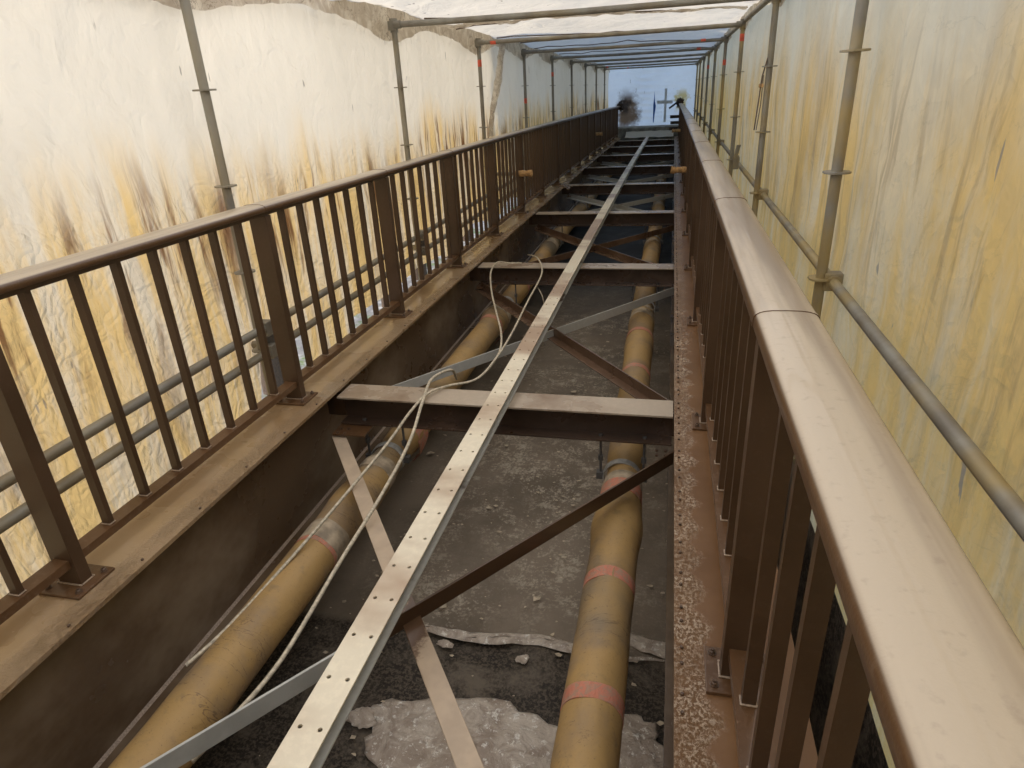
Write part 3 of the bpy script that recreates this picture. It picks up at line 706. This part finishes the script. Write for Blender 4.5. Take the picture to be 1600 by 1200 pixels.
# ---------------------------------------------------------------- railings
YP, PP = 1.3477, 1.5346
def railing(side):
    # local x measured outward from the girder's inner edge
    X0 = 0 if side > 0 else -1.917
    s = side
    e = empty('railing', (X0, 0, 0), ('brown steel railing on the right with a wide glossy rounded handrail' if s > 0 else 'brown steel railing with flat balusters along the left girder'), 'railing')
    def bx(a, c):  # a,c outward offsets
        return (a, c) if s > 0 else (-c, -a)
    # handrail section, rounded top
    w0, w1 = .108, .238; zt = 1.10; prof = []
    for k in range(13):
        an = math.pi*k/12; c_ = math.cos(an); s_ = math.sin(an)
        x = (w0+w1)/2+(w1-w0)/2*(abs(c_)**.62)*(1 if c_ > 0 else -1); prof.append((s*x, 1.066+.022*(s_**.75)))
    prof += [(s*w0, 1.052), (s*(w0+.010), 1.050), (s*(w1-.010), 1.050), (s*w1, 1.052)]
    k0 = -1
    segs = [YP+.045+PP*k for k in range(-2, 17)]
    for i in range(len(segs)-1):
        ya, yb = segs[i]+.0015, segs[i+1]-.0015
        ya = max(ya, -.6)
        if i == len(segs)-2: yb = 26.7
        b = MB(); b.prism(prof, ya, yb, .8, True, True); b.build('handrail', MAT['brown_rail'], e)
        b = MB()
        pr2 = [((x-s*.173)*1.025+s*.173, (z-1.062)*1.07+1.062) for x, z in prof]
        b.prism(pr2, yb-.006, yb+.006, 0, True, True)
        if i < len(segs)-2: b.build('rail_joint', MAT['brown_rail'], e)
    xa, xb = bx(.138, .208)
    b = MB(); b.box(xa, xb, -.6, 26.65, 1.030, 1.0485, .8, True); b.build('under_bar', MAT['brown_dark'], e)
    xa, xb = bx(.122, .224)
    # posts
    srcs = None
    for k in range(-1, 17):
        y = YP+PP*k+.075; z = cz(y)
        if srcs is None:
            b = MB(); px = bx(.126, .222); b.box(px[0], px[1], -.024, .024, .012, 1.0295); po = b.build('post', MAT['brown_dark'], e, bevel=.0015)
            b = MB(); qx = bx(.085, .262); b.box(qx[0], qx[1], -.082, .082, 0.0005, .012); b.build('base_plate', MAT['brown'], po, bevel=.002)
            for xx in (.107, .240):
                for yy in (-.056, .056):
                    b = MB(); b.tube([(s*xx, yy, .0122), (s*xx, yy, .0125), (s*xx, yy, .0145)], .0125, 14); b.tube([(s*xx, yy, .0145), (s*xx, yy, .0225), (s*xx, yy, .024)], lambda i: (.0095, .0095, .007)[i], 6); b.tube([(s*xx, yy, .024), (s*xx, yy, .029)], .005, 8)
                    b.build('bolt', MAT['bolt'], po)
            b = MB(); 
            for (a1, a2, c1, c2) in ((px[0]-.006, px[1]+.006, -.031, -.0242), (px[0]-.006, px[1]+.006, .0242, .031), (px[0]-.006, px[0]-.0002, -.0242, .0242), (px[1]+.0002, px[1]+.006, -.0242, .0242)):
                b.box(a1, a2, c1, c2, .0118, .0175)
            b.build('weld', MAT['weld'], po, bevel=.003)
            po.location = (0, y, z); srcs = po
        else:
            c = copy_tree(srcs, e); c.location = (0, y, z)
    # lower rails (flat channel) and balusters
    n = 0; far = MB(); farw = MB(); bsrc = None
    for k in range(-1, 17):
        ya = YP+PP*k+.075; yb = ya+PP
        if k == 16: continue
        if s > 0: lx = bx(.1405, .205)
        else: lx = bx(.1405, .205)
        b = MB(); b.box(lx[0], lx[1], ya+.0255, yb-.0255, .112, .120, .8, True)
        b.box(*((lx[0], lx[0]+.006) if s > 0 else (lx[1]-.006, lx[1])), ya+.0255, yb-.0255, .088, .112, .8, True)
        b.box(*((lx[1]-.006, lx[1]) if s > 0 else (lx[0], lx[0]+.006)), ya+.0255, yb-.0255, .088, .112, .8, True)
        b.build('lower_rail', MAT['brown'], e)
        for j in range(1, 8):
            y = ya+PP*j/8
            if n < 100:
                if bsrc is None:
                    b = MB(); x_ = bx(.156, .190); b.box(x_[0], x_[1], -.011, .011, .1205, 1.0298); bsrc = b.build('baluster', MAT['brown_dark'], e)
                    b = MB(); b.box(x_[0]-.004, x_[1]+.004, -.0155, .0155, .1202, .1245); b.build('weld', MAT['weld'], bsrc, bevel=.002); c = bsrc
                else: c = copy_tree(bsrc, e)
                c.location = (0, y, cz(y))
            else: x_ = bx(.156, .190); far.box(x_[0], x_[1], y-.011, y+.011, .1205+cz(y), 1.0298+cz(y))
            n += 1
    if far.v: o = far.build('baluster', MAT['brown_dark'], e); o['kind'] = 'stuff'
    return e
railing(1); railing(-1)
# ---------------------------------------------------------------- pipes
def pipe(X, Z, r0, lab, bands, bulges, pale):
    e = empty('pipe', (X, 0, Z), lab, 'pipe')
    n = 1300; ya, yb = -3., 25.2; pts = []; rs = []
    for i in range(n+1):
        y = ya+(yb-ya)*i/n; pts.append((.012*math.sin(y*.7+X), y, cz(y)+.010*math.sin(y*1.1+X*2)))
        r = r0
        for bi in range(9):
            hb = BF+PB*bi+.05; d = abs(y-hb)
            r -= .016*math.exp(-(d/.13)**2)
            r += .008*math.exp(-((y-hb+.50)/.16)**2)
        for (by, bh, bw) in bulges: r += bh*math.exp(-((y-by)/bw)**2)
        r += .0022*n3(y*4, X, 0)
        rs.append(r)
    b = MB(); b.tube(pts, lambda i: rs[i], 32)
    # slight lumps
    b.v = [(x+.004*n3(x*14, y*5, z*14), y, z+.004*n3(x*14+5, y*5, z*14)) for x, y, z in b.v]
    b.build('pipe_body', MAT['pipe'], e)
    for (by, bw) in bands:
        i0 = int((by-bw/2-ya)/(yb-ya)*n); i1 = max(i0+3, int((by+bw/2-ya)/(yb-ya)*n))
        b = MB(); q = len(pts[i0:i1+1]); b.tube(pts[i0:i1+1], lambda i: rs[i0+i]+.0025, 32, cap=True)
        b.v = [(x, y+.012*n3(x*11, by, z*11)+.004*n3(x*40, by, z*40), z) for x, y, z in b.v]
        b.build('tape_band', MAT['band'], e)
    for (by, bw) in pale:
        i0 = int((by-bw/2-ya)/(yb-ya)*n); i1 = int((by+bw/2-ya)/(yb-ya)*n)
        b = MB(); b.tube(pts[i0:i1+1], lambda i: rs[i0+i]+.004, 32)
        b.v = [(x*(1+.02*n3(x*9, y*20, z*9)), y+.02*n3(x*9, by, z*9), z*1. if 0 else z) for x, y, z in b.v]
        b.build('wrap_sleeve', MAT['sleeve'], e)
    return e
PZ = -.455
pipe(-.262, PZ, .108, 'ochre wrapped pipe with pink tape bands hanging below the right side of the deck', [(1.60, .07), (2.20, .055), (2.86, .02), (2.93, .025), (4.55, .06), (5.35, .05), (7.6, .1), (10.4, .1), (13, .1)], [(2.62, .010, .12), (5.15, .012, .2)], [(3.00, .09), (5.85, .16), (6.02, .08), (9.0, .15), (12.1, .15)])
pipe(-1.665, PZ, .108, 'ochre wrapped pipe running beside the web of the left girder', [(2.225, .02), (3.42, .1), (5.55, .05), (6.9, .08), (8.9, .1)], [(5.75, .018, .14), (2.6, .006, .2)], [(2.31, .13), (5.85, .2), (2.95, .1), (8.95, .2)])
for bi in range(0, 7):
    for X, nm in ((-.262, 'right'), (-1.665, 'left')):
        y = BF+PB*bi+.045; z = cz(y)
        e = empty('pipe_hanger', (X, y, z), f'steel hanger holding the {nm} pipe under the {ORD[bi]} cross beam', 'pipe hanger', 'pipe hangers under the cross beams')
        for sx in (-1, 1):
            b = MB(); b.tube([(sx*.118, 0, -.2155), (sx*.118, 0, -.43)], .0075, 8); b.tube([(sx*.118, 0, -.205), (sx*.118, 0, -.193)], .013, 6); b.tube([(sx*.118, 0, -.355), (sx*.118, 0, -.325)], .016, 6)
            b.build('rod', MAT['hanger'], e)
        b = MB(); pts = [(.102*math.cos(a_), 0, PZ+.100*math.sin(a_)) for a_ in [math.pi*2*k/28 for k in range(29)]]
        for t in range(28):
            p0, p1 = Vector(pts[t]), Vector(pts[t+1]); mid = (p0+p1)/2; d = (p1-p0).normalized(); nn = Vector((mid.x, 0, mid.z-PZ)).normalized()
            b.obox(mid, d, Vector((0, 1, 0)), nn, (p1-p0).length/2+.001, .022, .003)
        b.build('band', MAT['strap'], e)
        b = MB(); b.obox((0, .06, PZ+.006), Vector((1, 0, 0)), Vector((0, 1, 0)), Vector((0, 0, 1)), .001, .001, .001)
        for sx in (-1, 1):
            b = MB(); b.box(sx*.12-.02, sx*.12+.02, -.02, .02, -.47, -.43); b.build('lug', MAT['hanger'], e)
# loose wrap flap on left pipe
def flapw(name, X, Yc, lab):
    b = MB(); n = 10
    for i in range(n+1):
        for j in range(7):
            a_ = .1+ -1.5*i/n; r = .118+.05*(i/n)**2+.01*n3(i*.4, j*.5, X)
            b.v.append((X+r*math.cos(a_), Yc+(j-3)*.03*(1-.6*i/n)+.02*i/n, PZ+r*math.sin(a_)-.02*i/n+cz(Yc)))
    for i in range(n):
        for j in range(6): q = i*7+j; b.quad((q, q+1, q+8, q+7), True)
    return tag(b.build(name, MAT['band'], solid=.002), lab, 'torn wrapping')
flapw('torn_wrap', -1.665, 5.62, 'torn pink wrapping hanging off the left pipe before the second cross beam')
flapw('torn_wrap', -1.665, 3.42, 'torn pink wrapping hanging off the left pipe under the first cross beam')
# ---------------------------------------------------------------- hoses (traced as real tubes at their own depth)
def unproj(px, py, z):
    r = F+Rr*(px-800)/1010.54+Ur*(600-py)/1010.54; c = Vector((-.0797, 0, 1.531)); return c+r*((z-c.z)/r.z)
def catmull(P, n=8):
    out = []
    for i in range(len(P)-1):
        p0 = P[max(i-1, 0)]; p1 = P[i]; p2 = P[i+1]; p3 = P[min(i+2, len(P)-1)]
        for j in range(n):
            t = j/n; out.append(.5*((2*p1)+(-p0+p2)*t+(2*p0-5*p1+4*p2-p3)*t*t+(-p0+3*p1-3*p2+p3)*t**3))
    out.append(P[-1]); return out
HA = [(-1.31,.45,-.42),(-1.37,.86,-.40),(-1.372,1.13,-.37),(-1.353,1.46,-.33),(-1.40,2.10,-.28),(-1.40,2.56,-.20)]
def hose(pix, r, lab, pre=()):
    P = [Vector(p) for p in pre]+[unproj(*q) for q in pix]
    b = MB(); b.tube(catmull(P), r, 8)
    return tag(b.build('hose', MAT['hose']), lab, 'hose')
hose([(300, 1190, -.34), (351, 1135, -.33), (440, 1030, -.30), (530, 880, -.24), (595, 775, -.17), (640, 690, -.05), (660, 628, -.012), (675, 592, -.02), (705, 578, -.06), (713, 592, -.22)], .0088, 'thick pale hose sagging over the left pipe and the first cross beam')
hose([(290, 1040, -.40), (351, 985, -.38), (430, 900, -.36), (500, 820, -.30), (600, 700, -.13), (640, 645, -.026), (668, 615, -.012), (700, 603, -.03), (745, 592, -.05), (775, 560, -.07), (800, 520, -.08), (825, 470, -.04), (845, 432, -.016), (846, 415, -.012), (838, 402, -.03), (825, 398, -.25)], .0078, 'thin pale hose looped from the girder side up over the second cross beam')
hose([(815, 411, -.02), (795, 411, -.012), (777, 410, -.014), (767, 425, -.02), (768, 455, -.06), (776, 490, -.09), (783, 520, -.10), (781, 548, -.11), (765, 575, -.14), (748, 590, -.2)], .0078, 'hose loop hanging from the second cross beam left of the channel')
hose([(838, 446, -.26), (848, 465, -.34), (853, 500, -.6), (848, 540, -.9)], .007, 'short end of hose dangling under the second cross beam')
# ---------------------------------------------------------------- wrapped ties through the railings
def tie(y, z, xa, xb, lab):
    s = 1 if xb > xa else -1
    e = empty('tie_tube', (xa, y, z), lab, 'scaffold tie')
    L = abs(xb-xa)
    b = MB(); b.tube([(0, 0, 0), (s*L*.97, 0, 0)], .0243, 12); b.build('tube', MAT['galv'], e)
    b = MB(); pts = [(s*(L-.2+.235*i/14), .006*n3(i*.7, y, 1), .006*n3(i*.7, y, 5)) for i in range(15)]
    b.tube(pts, lambda i: .036+.012*abs(n3(i*.9, y, 0))+(.006 if i > 10 else 0), 14)
    b.v = [(x, yy+.008*n3(x*30, yy*30, zz*30), zz+.008*n3(x*30, zz*30, 2)) for x, yy, zz in b.v]
    b.build('paper_wrap', MAT['paper'], e)
tie(8.95, .525, LX, -1.93, 'paper-wrapped tube end poking through the left railing, nearer one')
tie(18.6, .41, LX, -1.93, 'paper-wrapped tube end poking through the left railing, farther one')
tie(9.55, .455, RX, -.035, 'paper-wrapped tube end poking through the right railing, nearer one')
tie(18.9, .40, RX, -.05, 'paper-wrapped tube end poking through the right railing, farther one')
# plates clamped to the left flange
e = empty('plate_stack', (-1.93, 12.0, cz(12)), 'stack of small brown steel plates on the edge of the left girder', 'steel plates')
for j in range(3):
    b = MB(); b.box(-.03+.05*j, .02+.05*j, -.2, .2, .01-.03*j, .03-.03*j); b.build('plate', MAT['beam_top'], e)
# ---------------------------------------------------------------- far end
b = MB(); b.box(-2.5, .6, 26.2, 27.3, -1.3, .12)
o = b.build('abutment', MAT['concrete'], bevel=.02); tag(o, 'weathered concrete abutment block at the far end of the bridge', 'abutment')
def f_wh(u, v):
    x = -1.75+1.72*u; y = 25.3+.88*v
    return (x, y, -.17+.06*v+.02*n3(x*5, y*5, 1)+.10*(v**4))
a_ = sheet('white_film', 40, 20, f_wh, MAT['tarp_roof']); tag(a_, 'white plastic film lying before the concrete abutment', 'plastic film')
for j, (x, z) in enumerate(((-.02, .62), (.0, .42), (-.03, .22))):
    b = MB(); b.box(x-.16, x+.14, 25.2+.1*j, 25.3+.1*j, z-.19, z-.09); tag(b.build('timber_batten', MAT['wood'], bevel=.006), f'{["top", "middle", "bottom"][j]} dark timber block stacked at the far end of the right railing', 'timber', 'timber blocks at the railing end')
def rag(x, y, z, s, lab):
    b = MB(); n, mr = 36, 22
    for j in range(mr+1):
        for i in range(n):
            th = math.pi*j/mr; ph = 2*math.pi*i/n; d = Vector((math.sin(th)*math.cos(ph), math.sin(th)*math.sin(ph), math.cos(th)))
            q = 1+.7*noise.noise(d*1.8+Vector((x, y, z)))+.55*noise.noise(d*5)+.3*noise.noise(d*11)
            b.v.append((x+d.x*s*q, y+d.y*s*q*.7, z+d.z*s*q*1.2))
    for j in range(mr):
        for i in range(n): b.quad((j*n+i, j*n+(i+1) % n, (j+1)*n+(i+1) % n, (j+1)*n+i), True)
    tag(b.build('wrapping', MAT['wood'], None), lab, 'wrapping')
rag(.15, 26.8, .90, .12, 'dark paint-soaked wrapping round the far end of the right handrail')
rag(-2.02, 26.8, .86, .12, 'dark bundled sheeting under the far end of the left handrail')
b = MB(); b.obox((-.06, 25.2, .87), Vector((.8, 0, .55)).normalized(), Vector((0, 1, 0)), Vector((-.55, 0, .8)).normalized(), .2, .03, .03); tag(b.build('timber_batten', MAT['wood']), 'slanting dark batten at the far end of the right handrail', 'timber')
# ---------------------------------------------------------------- unseen trees added outside to shade the far half of the tent
def tree(x, y, h, s):
    rnd = random.Random(s)
    e = empty('tree', (x, y, -4), f'unseen tree added to shade the far sheeting, {ORD[s]} along the left bank from the camera', 'tree', 'unseen trees added for shade beyond the left sheeting')
    b = MB(); b.tube([(0, 0, 0), (.1, 0, h*.35), (.0, .1, h*.7)], lambda i: (.28, .2, .07)[i], 8)
    for q in range(6):
        a_ = rnd.random()*6.28; z = h*(.3+.08*q); b.tube([(.05, 0, z), (1.2*math.cos(a_), 1.2*math.sin(a_), z+1), (2*math.cos(a_), 2*math.sin(a_), z+1.7)], lambda i: (.09, .05, .02)[i], 6)
    b.build('trunk', MAT['bark'], e)
    b = MB()
    cl = [(rnd.gauss(0, 1.2), rnd.gauss(0, 1.8), h*.75+rnd.gauss(0, h*.12), rnd.uniform(.8, 1.5)) for _ in range(34)]
    for _ in range(7000):
        c = rnd.choice(cl); d = Vector((rnd.gauss(0, 1), rnd.gauss(0, 1), rnd.gauss(0, 1))).normalized()*c[3]*rnd.random()**.4
        p = Vector(c[:3])+d; a1 = Vector((rnd.gauss(0, 1), rnd.gauss(0, 1), rnd.gauss(0, 1))).normalized(); a2 = a1.orthogonal().normalized(); L = rnd.uniform(.2, .34)
        q = len(b.v); b.v += [tuple(p-a1*L), tuple(p+a2*L*.5), tuple(p+a1*L), tuple(p-a2*L*.5)]; b.quad((q, q+1, q+2, q+3))
    me = bpy.data.meshes.new('crown'); me.from_pydata(b.v, [], b.f); me.materials.append(MAT['leaf']); o = bpy.data.objects.new('crown', me); C.objects.link(o); o.parent = e
for i, (x, y, h_) in enumerate(((-8, 11, 18), (-8.2, 14, 18.5), (-7.9, 17, 18), (-8.1, 20, 18.5), (-8, 23, 18), (-8.2, 26, 18))):
    tree(x, y, h_, i)
